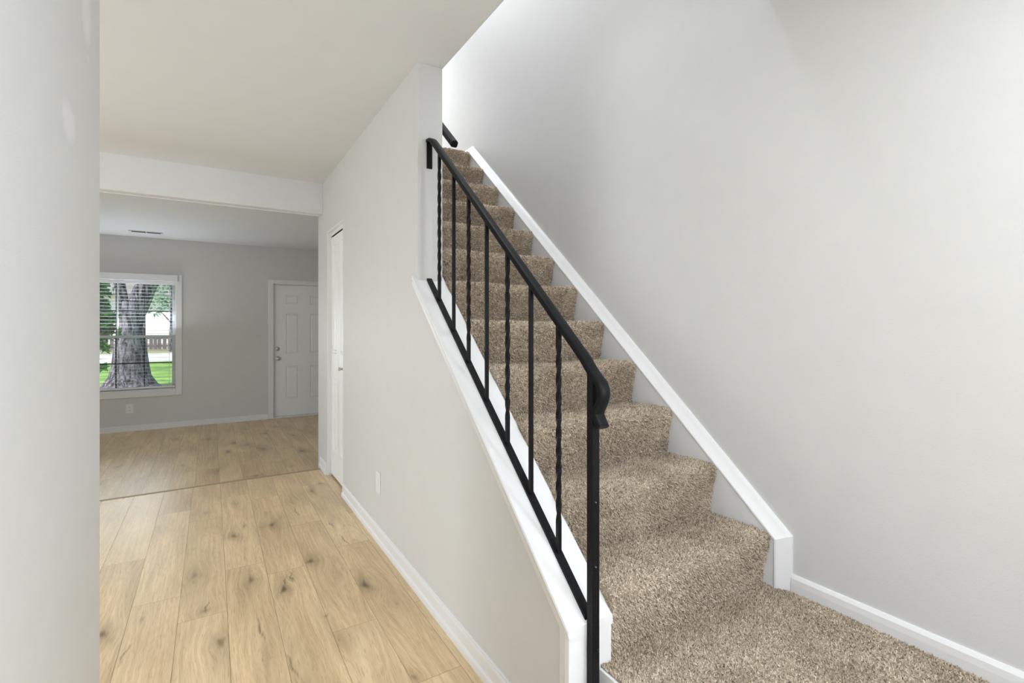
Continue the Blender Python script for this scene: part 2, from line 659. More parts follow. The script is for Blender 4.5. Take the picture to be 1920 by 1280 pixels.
mb = MB()   # far wall with the window and door openings
WX0, WX1, WZ0, WZ1 = -1.435, -0.42, 0.43, 1.93
DX0, DX1, DZ1 = 0.790, 1.712, 1.945
mb.box(-3.5, WX0, YF, YF + .16, -.45, ZC2)
mb.box(WX0, WX1, YF, YF + .16, -.45, WZ0)
mb.box(WX0, WX1, YF, YF + .16, WZ1, ZC2)
mb.box(WX1, DX0, YF, YF + .16, -.45, ZC2)
mb.box(DX0, DX1, YF, YF + .16, DZ1, ZC2)
mb.box(DX0, DX1, YF, YF + .16, -.45, -.12)
mb.box(DX1, XR + .1, YF, YF + .16, -.45, ZC2)
struct(mb.build('wall_far', WALL), 'shaded greige end wall of the far room holding the window and the front door', 'wall')

mb = MB()   # hall left wall, the near edge of the photograph
mb.box(-.42, -.30, -2.6, 1.99, 0, ZC, .004, 3)
struct(mb.build('wall_left', touched_up_wall()), 'pale near wall filling the left edge of the photo with paint touch-up streaks', 'wall')
mb = MB()
mb.box(-3.5, -.42, 1.87, 1.99, 0, ZC)
struct(mb.build('wall_dining', WALL), 'greige wall turning off behind the near left corner', 'wall')
mb = MB()
mb.box(-3.62, -3.5, 1.87, 2.38, -.3, ZC)
mb.box(-3.62, -3.5, 4.12, YF + .16, -.3, ZC)
mb.box(-3.62, -3.5, 2.38, 4.12, 2.14, ZC)
struct(mb.build('wall_side', WALL), 'greige outer wall of the dining side', 'wall')
mb = MB()
mb.box(-.42, -.36, -2.75, -2.6, 0, ZC)
mb.box(.27, .85, -2.75, -2.6, 0, ZC)
mb.box(.85, 1.75, -2.75, -2.6, 0, 1.15)
mb.box(.85, 1.75, -2.75, -2.6, 2.35, ZC)
mb.box(1.75, XR, -2.75, -2.6, 0, ZC)
mb.box(-.36, .27, -2.75, -2.6, 2.2, ZC)
struct(mb.build('wall_back', WALL), 'greige wall behind the camera', 'wall')
mb = MB()
mb.box(XW, XR, YC, YC + .12, -.3, ZC)
struct(mb.build('wall_closet', WALL), 'greige wall closing off the space under the stairs', 'wall')
mb = MB()
mb.box(XI + .15, XR, 3.855, 4.0, 0, 2.5)
mb.box(XI + .15, XR, 4.45, 4.6, 0, 2.5)
mb.box(XI + .6, XI + .7, 4.0, 4.45, 0, 2.5)
struct(mb.build('wall_closet_inner', WALL), 'dim inner walls of the closet behind the folding door', 'wall')

mb = MB()
mb.box(-3.5, XI, -2.6, 4.665, ZC, ZC + .13)
mb.box(XI, XR, -2.6, 1.10, ZC, ZC + .13)
struct(mb.build('ceiling', CEIL), 'flat off-white hall ceiling ending at the open stairwell', 'ceiling')
mb = MB()
mb.box(-3.5, XR, 4.76, YF, ZC2, ZC2 + .2)
struct(mb.build('ceiling_living', CEIL), 'lower shaded ceiling of the far room', 'ceiling')
mb = MB()
mb.box(-3.5, XW, 4.665, 4.76, 2.308, ZC + .13, .003)
mb.box(-3.5, XW - .004, 4.752, 4.768, 2.302, 2.318, .003)
struct(mb.build('beam', CEIL), 'off-white dropped beam across the opening to the far room', 'beam')

# upper storey
mb = MB()
mb.box(XW, XI, .98, 3.60, ZC + .13, 5.1)
struct(mb.build('wall_upper_left', WALL), 'upstairs wall above the hall ceiling edge', 'wall')
mb = MB()
mb.box(XI, XR, .98, 1.10, ZC + .13, 5.1)
struct(mb.build('wall_upper_back', WALL), 'upstairs wall over the landing', 'wall')
mb = MB()
mb.box(-.6, -.48, 3.6, 6.0, Z2, 5.1)
mb.box(-.6, XW, 3.48, 3.6, Z2, 5.1)
mb.box(-.6, 1.0, 6.0, 6.12, Z2, 5.1)
mb.box(1.0, 1.8, 6.0, 6.12, Z2, 3.3)
mb.box(1.0, 1.8, 6.0, 6.12, 4.6, 5.1)
mb.box(1.8, XR, 6.0, 6.12, Z2, 5.1)
struct(mb.build('wall_upper_hall', WALL), 'upstairs hall walls past the top of the stairs', 'wall')
mb = MB()
mb.box(-.6, XR, -.22, 6.12, 5.1, 5.2)
struct(mb.build('ceiling_upper', CEIL), 'upstairs ceiling above the stairwell', 'ceiling')
mb = MB()
mb.box(-.6, XR, 3.62, 6.0, ZC + .02, Z2 - .012)
struct(mb.build('floor_upper', SUBFLOOR), 'upstairs floor at the top of the stairs', 'floor')
mb = MB()
mb.box(-3.7, XR + .15, -2.8, YF + .2, 5.2, 5.3)
mb.box(-3.62, -.6, -2.75, YF + .2, ZC + .13, ZC + .2)
struct(mb.build('roof', ROOFM), 'roof deck above the house', 'roof')

# ------------------------------------------------------------------ plank floors
PW, PL = 0.187, 1.285
KNOTS = [  # x, y, half width, half length, strength
    (.117, 3.462, .022, .05, .75), (.334, 3.525, .022, .06, .8), (-.078, 3.015, .026, .05, .5), (.170, 2.815, .022, .05, .8),
    (.303, 2.634, .024, .055, .95), (.466, 2.871, .024, .045, .95), (.652, 2.463, .026, .05, .95), (.671, 4.090, .022, .06, .75),
    (.032, 2.326, .028, .05, .9), (.6669, 3.3206, .016, .05, .5), (.635, 1.721, .016, .025, .7), (-.392, 2.648, .022, .05, .75),
    (.434, 2.290, .005, .007, .9), (.352, 2.72, .008, .03, .7), (.760, 4.254, .012, .03, .8), (.178, 3.602, .007, .025, .8),
    (-.262, 2.692, .008, .03, .4), (.3187, 3.754, .006, .03, .6), (-.034, 3.99, .014, .03, .4), (-.375, 3.361, .012, .03, .3),
    (.466, 2.08, .05, .16, .22), (.183, 2.15, .03, .14, .38), (.55, 2.62, .03, .12, .25), (-.03, 2.62, .02, .03, .5),
    (.30, 1.9, .03, .2, .15), (.72, 2.25, .03, .1, .2), (.74, 2.98, .03, .07, .2), (.14, 4.1, .02, .06, .35), (.5, 3.9, .02, .05, .3)]
CRACKS = [  # x0,y0,x1,y1 dark checks
    (.170, 2.44, .186, 2.22), (.250, 2.10, .272, 1.93), (-.285, 2.50, -.305, 2.36), (.676, 3.13, .690, 2.97), (.497, 3.80, .506, 3.60),
    (-.014, 2.70, -.03, 2.59), (.655, 3.42, .668, 3.28), (.33, 2.78, .305, 2.66), (.352, 2.80, .345, 2.68)]
KNOTS_FAR = [(.227, 6.716, .03, .08, .8), (.354, 6.52, .03, .08, .7), (.154, 6.268, .03, .09, .8), (.497, 6.213, .035, .1, .75), (.861, 5.885, .03, .08, .7),
             (.352, 5.123, .03, .03, .9), (-.039, 7.12, .03, .06, .6), (-.377, 7.33, .03, .06, .5), (.683, 5.303, .01, .02, .8), (-.79, 6.17, .02, .05, .5),
             (.60, 7.1, .03, .07, .6), (.05, 5.5, .03, .06, .5), (-.25, 5.9, .02, .05, .5), (.9, 6.8, .03, .07, .6), (.75, 7.5, .03, .06, .6)]


def plank_floor(name, x0, x1, y0, y1, z, step, fine, offs, knots, cracks):
    """planks run along Y; fine = (xa, xb, ya, yb) gets the dense grid."""
    V, Fc, G, K, T = [], [], [], [], []
    base = 0
    k0 = math.floor((x0 - .06) / PW)
    k1 = math.ceil((x1 - .06) / PW)
    rr = random.Random(5)
    for k in range(k0, k1):
        a, b = max(x0, .06 + PW * k), min(x1, .06 + PW * (k + 1))
        if b - a < .004:
            continue
        off = offs.get(k, rr.uniform(0, PL))
        j = math.floor((y0 - off) / PL)
        while off + PL * j < y1:
            c, d = max(y0, off + PL * j), min(y1, off + PL * (j + 1))
            j += 1
            if d - c < .004:
                continue
            near = not (b < fine[0] or a > fine[1] or d < fine[2] or c > fine[3])
            st = step if near else .12
            nx = max(1, int(round((b - a) / st)))
            ny = max(1, int(round((d - c) / (st * 1.5))))
            g = .0006
            X, Y = np.meshgrid(np.linspace(a + g, b - g, nx + 1), np.linspace(c + g, d - g, ny + 1))
            X, Y = X.ravel(), Y.ravel()
            kk = np.zeros_like(X)
            gx = X.copy()
            own = [q for q in knots if a - .01 <= q[0] <= b + .01 and c - .01 <= q[1] <= d + .01]
            for (qx, qy, qa, qb, s) in own:
                an = np.arctan2((Y - qy) / qb, (X - qx) / qa)
                r2 = (((X - qx) / qa) ** 2 + ((Y - qy) / qb) ** 2) * (1 + .35 * np.sin(2 * an + qx * 50) + .3 * np.sin(3 * an + qy * 31) + .15 * np.sin(7 * an + qy * 11))
                kk = np.maximum(kk, s * np.exp(-r2 * 1.6))
                kk = np.maximum(kk, s * .45 * np.exp(-r2 * .30))
                gx = gx - (X - qx) * .75 * np.exp(-(((X - qx) / (qa * 3)) ** 2 + ((Y - qy) / (qb * 2.6)) ** 2))
            for (ax, ay, bx, by) in cracks:
                tx, ty = bx - ax, by - ay
                ln = math.hypot(tx, ty)
                t = np.clip(((X - ax) * tx + (Y - ay) * ty) / ln ** 2, 0, 1)
                wob = .004 * np.sin(t * 9)
                dd = np.hypot(X - ax - tx * t - wob, Y - ay - ty * t)
                kk = np.maximum(kk, .9 * np.exp(-(dd / .0035) ** 2) * (.35 + .65 * np.sin(t * 3.1)))
            tone = rr.uniform(-.085, .085)
            shift = rr.uniform(0, 40)
            V.append(np.stack([X, Y, np.full_like(X, z)], 1))
            G.append(np.stack([gx + shift, Y + shift * 1.7, np.full_like(X, shift)], 1))
            K.append(kk)
            T.append(np.full_like(X, tone))
            ii, jj = np.meshgrid(np.arange(nx), np.arange(ny))
            p = (jj * (nx + 1) + ii).ravel() + base
            Fc.append(np.stack([p, p + 1, p + nx + 2, p + nx + 1], 1))
            base += len(X)
    o = np_mesh(name, np.concatenate(V), np.concatenate(Fc), PLANK, attrs={
        'grain': ('FLOAT_VECTOR', np.concatenate(G)), 'knot': ('FLOAT', np.concatenate(K)), 'tone': ('FLOAT', np.concatenate(T))})
    return o


OFFS = {-3: 3.385 - PL, -2: 2.825 - PL, -1: 2.567 - PL, 0: 2.994 - PL, 1: 2.83 - PL, 2: 2.152 - PL, 3: 1.685, 4: .9}
struct(plank_floor('floor', -3.5, XI, -2.6, 4.685, 0.0, .006, (-.8, .86, 1.5, 4.7), OFFS, KNOTS, CRACKS),
       'light oak plank floor of the hall running towards the far room', 'floor')
struct(plank_floor('floor_living', -3.5, XR, 4.69, YF, ZF, .014, (-1.4, 1.3, 4.6, 8.2), {-1: 5.6 - PL, 0: 5.1, 1: 4.9, 2: 5.55 - PL}, KNOTS_FAR, []),
       'darker oak plank floor of the sunken far room', 'floor')
mb = MB()
mb.box(-3.5, XR, -2.6, 4.684, -.3, -.002)
mb.box(-3.5, XR, 4.684, YF + .16, -.4, ZF - .002)
struct(mb.build('floor_base', SUBFLOOR), 'subfloor under the planks', 'floor')
mb = MB()
mb.prism([(4.668, .0), (4.668, .003), (4.672, .005), (4.688, .005), (4.692, .002), (4.692, ZF), (4.684, ZF), (4.684, 0)], 'x', -3.5, XW - .018)
struct(mb.build('trim_1', BRASS), 'thin edge strip where the hall planks stop at the far room', 'trim')

# ------------------------------------------------------------------ carpet
def tufts(P, Nn, spacing_h, width, rng, jitter=1.0, lean=None):
    """little twisted yarn tips: P (n,3) roots, Nn (n,3) normals."""
    n = len(P)
    rnd = rng.normal(size=(n, 3))
    d = Nn + rnd * .55
    if lean is not None:
        d = d + lean
    d /= np.linalg.norm(d, axis=1, keepdims=True)
    h = spacing_h * rng.uniform(.65, 1.25, (n, 1))
    a = np.cross(d, rng.normal(size=(n, 3)))
    a /= np.linalg.norm(a, axis=1, keepdims=True)
    b = np.cross(d, a)
    w = width * rng.uniform(.7, 1.3, (n, 1))
    base = P - Nn * .002
    v0 = base + a * w
    v1 = base - a * w * .5 + b * w * .87
    v2 = base - a * w * .5 - b * w * .87
    tip = P + d * h + rng.normal(size=(n, 3)) * .0012
    mid = (P + d * h * .6)
    m0 = mid + a * w * .8
    m1 = mid - a * w * .4 + b * w * .7
    m2 = mid - a * w * .4 - b * w * .7
    V = np.stack([v0, v1, v2, m0, m1, m2, tip], 1).reshape(-1, 3)
    o = np.arange(n)[:, None] * 7
    tri = np.array([[0, 1, 4], [0, 4, 3], [1, 2, 5], [1, 5, 4], [2, 0, 3], [2, 3, 5], [3, 4, 6], [4, 5, 6], [5, 3, 6]])
    Fc = (o[:, None, :] + tri[None]).reshape(-1, 3)
    return V, Fc


def carpet_patch(name, surf, nu, nv, dens, parent, label=None, seed=1, h=.008, w=.0021, sides=None):
    """surf(u, v) -> (pos, normal) arrays, u and v in 0-1; one mesh with backing and pile."""
    rng = np.random.default_rng(seed)
    U, W = np.meshgrid(np.linspace(0, 1, nu + 1), np.linspace(0, 1, nv + 1))
    P, _ = surf(U.ravel(), W.ravel())
    ii, jj = np.meshgrid(np.arange(nu), np.arange(nv))
    p = (jj * (nu + 1) + ii).ravel()
    quads = np.stack([p, p + 1, p + nu + 2, p + nu + 1], 1)
    tri = np.concatenate([quads[:, [0, 1, 2]], quads[:, [0, 2, 3]]])
    n = dens
    u, v = rng.uniform(0, 1, n), rng.uniform(0, 1, n)
    Q, Nn = surf(u, v)
    V, Fc = tufts(Q, Nn, h, w, rng, lean=np.array([[0., 0., -.35]]))
    yarn_base = np.clip(rng.normal(.52, .20, n), 0, 1)
    dark = rng.uniform(0, 1, n) < .16
    yarn_base[dark] *= .35
    yb_attr = np.repeat(yarn_base, 7)
    allV = np.concatenate([P, V])
    allF = np.concatenate([tri, Fc + len(P)])
    att = np.concatenate([np.full(len(P), .25), yb_attr])
    if sides is not None:      # close the open ends below the tread, with pile on them
        sv, sf, sa = sides(rng, h, w)
        allF = np.concatenate([allF, sf + len(allV)])
        allV = np.concatenate([allV, sv])
        att = np.concatenate([att, sa])
    o = np_mesh(name, allV, allF, CARPET, parent, attrs={'yarn': ('FLOAT', att)})
    return o


PROF = np.array([(0, 0), (-.003, .03), (-.010, .08), (-.019, .125), (-.027, .155), (-.031, .175), (-.028, .189), (-.018, .1985), (-.002, .2025), (.03, .203),
                 (.08, .2015), (.14, .199), (.19, .198), (.228, .2)])


def step_surface(k, x0, x1):
    seg = np.hypot(*np.diff(PROF, axis=0).T)
    s = np.concatenate([[0], np.cumsum(seg)])
    s /= s[-1]

    def surf(u, v):
        y = np.interp(u, s, PROF[:, 0])
        z = np.interp(u, s, PROF[:, 1])
        e = .004
        dy = np.interp(np.clip(u + e, 0, 1), s, PROF[:, 0]) - np.interp(np.clip(u - e, 0, 1), s, PROF[:, 0])
        dz = np.interp(np.clip(u + e, 0, 1), s, PROF[:, 1]) - np.interp(np.clip(u - e, 0, 1), s, PROF[:, 1])
        ln = np.hypot(dy, dz) + 1e-9
        x = x0 + (x1 - x0) * v
        # walked-in hollow in the middle of the tread, plus small waves in the nosing
        hollow = -.006 * np.exp(-((v - .5) / .22) ** 2) * np.clip(z / .2, 0, 1)
        wave = .003 * np.sin(v * 17 + k * 2.1) * np.clip(z / .2, 0, 1)
        pos = np.stack([x, Y0 + RUN * k + y + wave * .6, ZL + RISE * k + z + hollow + wave * .4], 1)
        nrm = np.stack([np.zeros_like(x), -dz / ln, dy / ln], 1)
        return pos, nrm
    return surf


def step_sides(k, xs, sp):
    def make(rng, h, w):
        Vs, Fs, As = [], [], []
        base = 0
        poly = np.concatenate([PROF, [[.245, .2], [.245, 0.02]]])
        for x, sgn in xs:
            pv = np.stack([np.full(len(poly), x), Y0 + RUN * k + poly[:, 0], ZL + RISE * k + poly[:, 1] - .001], 1)
            c = np.array([[x, Y0 + RUN * k + .12, ZL + RISE * k + .08]])
            n = len(poly)
            i = np.arange(n)
            Vs += [pv, c]
            Fs.append(np.stack([np.full(n, base + n), base + i, base + (i + 1) % n], 1))
            As.append(np.full(n + 1, .3))
            base += n + 1
            m = int(.03 / sp ** 2)
            zz = rng.uniform(.0, .197, m)
            yy = np.interp(zz, PROF[:9, 1], PROF[:9, 0]) + rng.uniform(0, .2, m)
            Q = np.stack([np.full(m, x), Y0 + RUN * k + yy, ZL + RISE * k + zz], 1)
            v, f = tufts(Q, np.tile([[sgn, 0., 0.]], (m, 1)), h * .45, w, rng)
            Vs.append(v)
            Fs.append(f + base)
            As.append(np.repeat(np.clip(rng.normal(.52, .2, m), 0, 1), 7))
            base += len(v)
        return np.concatenate(Vs), np.concatenate(Fs), np.concatenate(As)
    return make


stairs = thing('staircase', 'beige carpeted staircase of twelve steps rising between the knee wall and the right wall', 'staircase', (1.4, Y0, ZL))
for k in range(12):
    x0 = 1.002 if k < 6 else XI + .001
    sp = .0036 if k < 2 else (.0042 if k < 4 else (.0052 if k < 7 else .0065))
    area_ = (1.794 - x0) * .44
    f = .0036 / .0036 if k < 2 else sp / .0036
    st = carpet_patch('carpeted_step', step_surface(k, x0, 1.794), 40, 24, int(area_ / sp ** 2), stairs, seed=20 + k,
                      h=.0085 * min(1.25, f), w=.0019 * min(1.7, f), sides=step_sides(k, [(x0, -1.), (1.793, 1.)], sp))


def flat_surface(x0, x1, y0, y1, z):
    def surf(u, v):
        x = x0 + (x1 - x0) * v
        y = y0 + (y1 - y0) * u
        return np.stack([x, y, z + .002 * np.sin(x * 9) * np.sin(y * 7)], 1), np.stack([np.zeros_like(x), np.zeros_like(x), np.ones_like(x)], 1)
    return surf


landing = carpet_patch('floor_landing', flat_surface(.957, XR - .012, -.2, Y0, ZL), 30, 30, int(.90 * 1.29 / .0036 ** 2), None, seed=99, h=.0075, w=.0018)
struct(landing, 'carpeted landing at the foot of the stairs', 'floor')
upl = carpet_patch('floor_upper_carpet', flat_surface(-.5, XR - .012, Y0 + RUN * 12, 6.0, Z2), 20, 20, 9000, None, seed=98, h=.009, w=.003)
struct(upl, 'carpet of the upstairs hall', 'floor')
mb = MB()
mb.box(.960, XR, -.2, Y0, 0, ZL - .004)
mb.box(.69, .950, -.2, 1.0, 0, .155)
struct(mb.build('floor_landing_base', SUBFLOOR), 'raised platform under the landing carpet', 'floor')
mb = MB()
for k in range(12):
    mb.box(1.02, 1.79, Y0 + RUN * k + .012, Y0 + RUN * (k + 1) + .02, ZL + RISE * k - .02, ZL + RISE * (k + 1) - .012)
mb.build('stair_carcass', SUBFLOOR, stairs)

mb = MB()
mb.box(.948, .959, -.2, YE - .001, 0, ZL - .002, .002)
struct(mb.build('trim_4', TRIM), 'white board along the open edge of the landing', 'trim')

# skirt board and its casing on the right wall
mb = MB()
mb.prism([(1.04, ZL - .005), (1.04, .49), (3.55, 2.675), (3.70, 2.715), (3.70, 2.5), (1.35, ZL - .005)], 'x', 1.797, XR - .001)
mb.build('skirt_board', TRIM, stairs)


def sweep_casing(stations, prof):
    """stations(w) -> list of (y, z) along the path; prof: list of (w, x)."""
    n = len(stations(0))
    rings = []
    for i in range(n):
        rings.append([(x, stations(w)[i][0], stations(w)[i][1]) for (w, x) in prof])
    return rings


PR = [(0, 1.8395), (0, 1.830), (.003, 1.827), (.012, 1.821), (.028, 1.808), (.036, 1.7985), (.041, 1.7945), (.046, 1.7935), (.050, 1.7965), (.051, 1.803), (.051, 1.8395)]
mb = MB()
mb.loft(sweep_casing(lambda w: [(.999 + w, ZL - .004), (.999 + w, .512 - .45 * w), (3.60 + .374 * w, 2.777 - w), (5.0, 2.777 - w)], PR))
mb.build('skirt_casing', TRIM, stairs, smooth=25)

# ------------------------------------------------------------------ knee wall cap and casing
mb = MB()
cap = []
for y in (YE - .002, 2.30):
    z = knee_z(y)
    cap.append([(.846, y, z - .030), (.838, y, z - .020), (.8355, y, z - .011), (.838, y, z - .003), (.846, y, z), (.995, y, z), (1.001, y, z - .004), (1.001, y, z - .030)])
mb.loft(cap)
KP = [(.000, .870), (.004, .846), (.008, .8405), (.018, .8395), (.024, .842), (.028, .8475), (.034, .8485), (.048, .8475), (.055, .8495), (.0595, .853), (.060, .8565)]
mb.loft(sweep_casing(lambda w: [(YE + w, -.0), (YE + w, .452 - .45 * w), (2.30 + .663 * w, knee_z(2.30) - .749 * w)], KP))
struct(mb.build('trim_2', TRIM, smooth=25), 'white sloping cap and casing along the top of the knee wall', 'trim')
mb = MB()
mb.box(.8405, .999, YE, YE + .02, ZL - .31, knee_z(YE) - .012, .004, 2)
struct(mb.build('trim_3', TRIM), 'white board covering the open end of the knee wall behind the black post', 'trim')

# ------------------------------------------------------------------ baseboards


def bb_profile(h=.095, t=.017):
    return [(0, h), (.004, h), (.0065, h - .003), (.007, h - .008), (.0055, h - .011), (.008, h - .014), (.0095, h - .02), (.0095, .034),
            (.011, .030), (.015, .026), (t, .016), (t, 0), (0, 0)]


mb = MB()
p = [(XW - o, z) for o, z in bb_profile()]
mb.prism(p, 'y', YE + .055, 3.848)
struct(mb.build('baseboard_stair', TRIM), 'white moulded baseboard along the foot of the stair wall', 'baseboard')
mb = MB()
mb.loft([[(XW - o, 4.475, z) for o, z in bb_profile()], [(XW - o, YC + o, z) for o, z in bb_profile()], [(XI, YC + o, z) for o, z in bb_profile()]])
struct(mb.build('baseboard_corner', TRIM), 'short piece of white baseboard wrapping the wall corner by the closet', 'baseboard')
mb = MB()
bp2 = [(0, .075), (.006, .075), (.010, .068), (.010, .02), (.016, .014), (.016, 0), (0, 0)]
mb.prism([(YF - o, ZF + z) for o, z in bp2], 'x', -3.5, .722)
struct(mb.build('baseboard_far', TRIM), 'white baseboard along the far wall under the window', 'baseboard')
mb = MB()
mb.prism([(XR, ZL + .062), (XR - .006, ZL + .062), (XR - .013, ZL + .050), (XR - .015, ZL + .03), (XR - .015, ZL - .003), (XR, ZL - .003)], 'y', -2.6, .999)
struct(mb.build('baseboard_right', TRIM), 'white baseboard where the right wall meets the landing carpet', 'baseboard')

# ------------------------------------------------------------------ stair railing
RX = .915
rail = thing('stair_railing', 'black iron stair railing with twisted and plain balusters bolted along the knee wall', 'railing', (RX, 1.05, ZL))


def rail_under(y):
    return 1.2985 + .875 * (y - 1.2127)


def sweep_bar(path, prof):
    """path in (y, z); prof in (x offset, normal offset)."""
    rings = []
    for i, (y, z) in enumerate(path):
        a = path[max(i - 1, 0)]
        b = path[min(i + 1, len(path) - 1)]
        t = Vector((b[0] - a[0], b[1] - a[1])).normalized()
        nrm = Vector((-t.y, t.x))
        rings.append([(RX + dx, y + nrm.x * dn, z + nrm.y * dn) for dx, dn in prof])
    return rings


def smooth_path(pts, n=8):
    out = []
    P_ = [pts[0]] + pts + [pts[-1]]
    for i in range(1, len(P_) - 2):
        p0, p1, p2, p3 = [Vector(q) for q in P_[i - 1:i + 3]]
        for k in range(n):
            t = k / n
            out.append(tuple(.5 * ((2 * p1) + (p2 - p0) * t + (2 * p0 - 5 * p1 + 4 * p2 - p3) * t * t + (3 * p1 - p0 - 3 * p2 + p3) * t ** 3)))
    out.append(tuple(pts[-1]))
    return out


HW, HT = .019, .018
hp = [(-HW, .002), (-HW + .002, 0), (HW - .002, 0), (HW, .002), (HW, .012), (HW - .0025, .0160), (HW - .007, HT), (-HW + .007, HT), (-HW + .0025, .0160), (-HW, .012)]
# path runs from the lower curl up to the wall end so that the normal points up
curl = [(1.0175, 1.008), (1.0255, 1.020), (1.0345, 1.0335), (1.0395, 1.0450), (1.0380, 1.0560), (1.0310, 1.0700), (1.0230, 1.0840), (1.0175, 1.0980),
        (1.0165, 1.1090), (1.0190, 1.1190), (1.0260, 1.1290), (1.0400, 1.1410), (1.0600, 1.1585), (1.0900, rail_under(1.090))]
path = smooth_path(curl, 4)
path += [(float(y), float(rail_under(y))) for y in np.linspace(1.12, 2.215, 12)]
path += [(2.228, rail_under(2.226)), (2.243, rail_under(2.234)), (2.268, rail_under(2.238))]
mb = MB()
mb.loft(sweep_bar(path, hp))
mb.build('handrail', IRON, rail, smooth=40)

mb = MB()
ya, yb = YE + .005, YS - .002
z0, z1 = knee_z(ya), knee_z(yb)
mb.loft([[(RX - .013, ya, z0 + .001), (RX + .013, ya, z0 + .001), (RX + .013, ya, z0 + .013), (RX - .013, ya, z0 + .013)],
         [(RX - .013, yb, z1 + .001), (RX + .013, yb, z1 + .001), (RX + .013, yb, z1 + .013), (RX - .013, yb, z1 + .013)]])
mb.build('bottom_rail', IRON, rail)

mb = MB()
mb.box(RX - .0127, RX + .0127, YE - .0275, YE - .0015, .012, rail_under(YE - .015) + .002, .0018)
post = mb.build('newel_post', IRON, rail)
for z in (.385, .285, .80, .62):
    mb = MB()
    s = .006 if z < .5 else .0022
    mb.lathe([(s, 0), (s * .95, .002), (s * .6, .0042), (.0005, .005)], (RX + (.004 if z < .5 else -.003), YE - .0275, z), (0, -1, 0), 12)
    mb.build('bolt', IRON if z < .5 else STEEL, post, smooth=40)

mb = MB()
mb.box(RX - .014, RX + .014, YS - .0075, YS - .0005, 2.068, 2.200, .001)
brk = mb.build('wall_bracket', IRON, rail)
mb = MB()
mb.lathe([(.005, 0), (.0045, .002), (.0005, .004)], (RX, YS - .0075, 2.085), (0, -1, 0), 12)
mb.build('screw', IRON, brk, smooth=40)

BAL = [(2.1427, 1), (1.982, 0), (1.8344, 1), (1.6767, 0), (1.5195, 1), (1.3667, 0), (1.2127, 1)]
S = .0065


def square(y, z, ang, s=S):
    return [(RX + s * math.sqrt(2) * math.cos(ang + math.pi / 4 + k * math.pi / 2), y + s * math.sqrt(2) * math.sin(ang + math.pi / 4 + k * math.pi / 2), z) for k in range(4)]


for y, tw in BAL:
    zb, zt = knee_z(y) + .012, rail_under(y) + .004
    mb = MB()
    if tw:
        za, zc = zb + .085, zt - .075
        rings = [square(y, zb, 0)]
        nst = 90
        turns = round((zc - za) / .055) * math.pi / 2
        for i in range(nst + 1):
            t = i / nst
            rings.append(square(y, za + (zc - za) * t, turns * t))
        rings.append(square(y, zt, turns))
        mb.loft(rings)
        mb.build('baluster', IRON, rail)['label'] = 'twisted black iron baluster'
    else:
        mb.box(RX - S, RX + S, y - S, y + S, zb, zt, .0008, 1)
        mb.build('baluster', IRON, rail)['label'] = 'plain square black iron baluster'
sl = Vector((0, 1, .885)).normalized()
up_n = Vector((0, -.885, 1)).normalized()
for y in (2.235, 1.955, 1.65, 1.345):
    mb = MB()
    mb.lathe([(.005, 0), (.0048, .0015), (.003, .003), (.0004, .0035)], (RX, y, knee_z(y) + .013), up_n, 12)
    mb.build('screw', IRON, rail, smooth=40)

# ------------------------------------------------------------------ upper wall handrail
wr = thing('wall_handrail', 'short black handrail end mounted on the stair wall above the upper steps', 'handrail', (1.07, 2.31, 2.22))
mb = MB()
ya, za, yb = 2.305, 2.232, 3.50
zb = za + .877 * (yb - ya)
sec = [(-.018, -.012), (-.012, -.018), (.012, -.018), (.018, -.012), (.018, .010), (.010, .018), (-.010, .018), (-.018, .010)]
d = Vector((0, 1, .877)).normalized()
nn = Vector((0, -d.z, d.y))
mb.loft([[Vector((1.068 + a, y, z)) + nn * b for a, b in sec] for y, z in ((ya, za), (yb, zb))])
mb.build('rail', IRON, wr)
for t in (.25, .85):
    y, z = ya + (yb - ya) * t, za + (zb - za) * t
    mb = MB()
    mb.tube([(XI + .002, y, z - .06), (XI + .04, y, z - .06), (1.066, y, z - .045), (1.068, y, z - .014)], .006, 8)
    mb.lathe([(.028, 0), (.026, .004), (.006, .006)], (XI, y, z - .06), (1, 0, 0), 16)
    mb.build('bracket', IRON, wr, smooth=40)

# ------------------------------------------------------------------ panel door helper


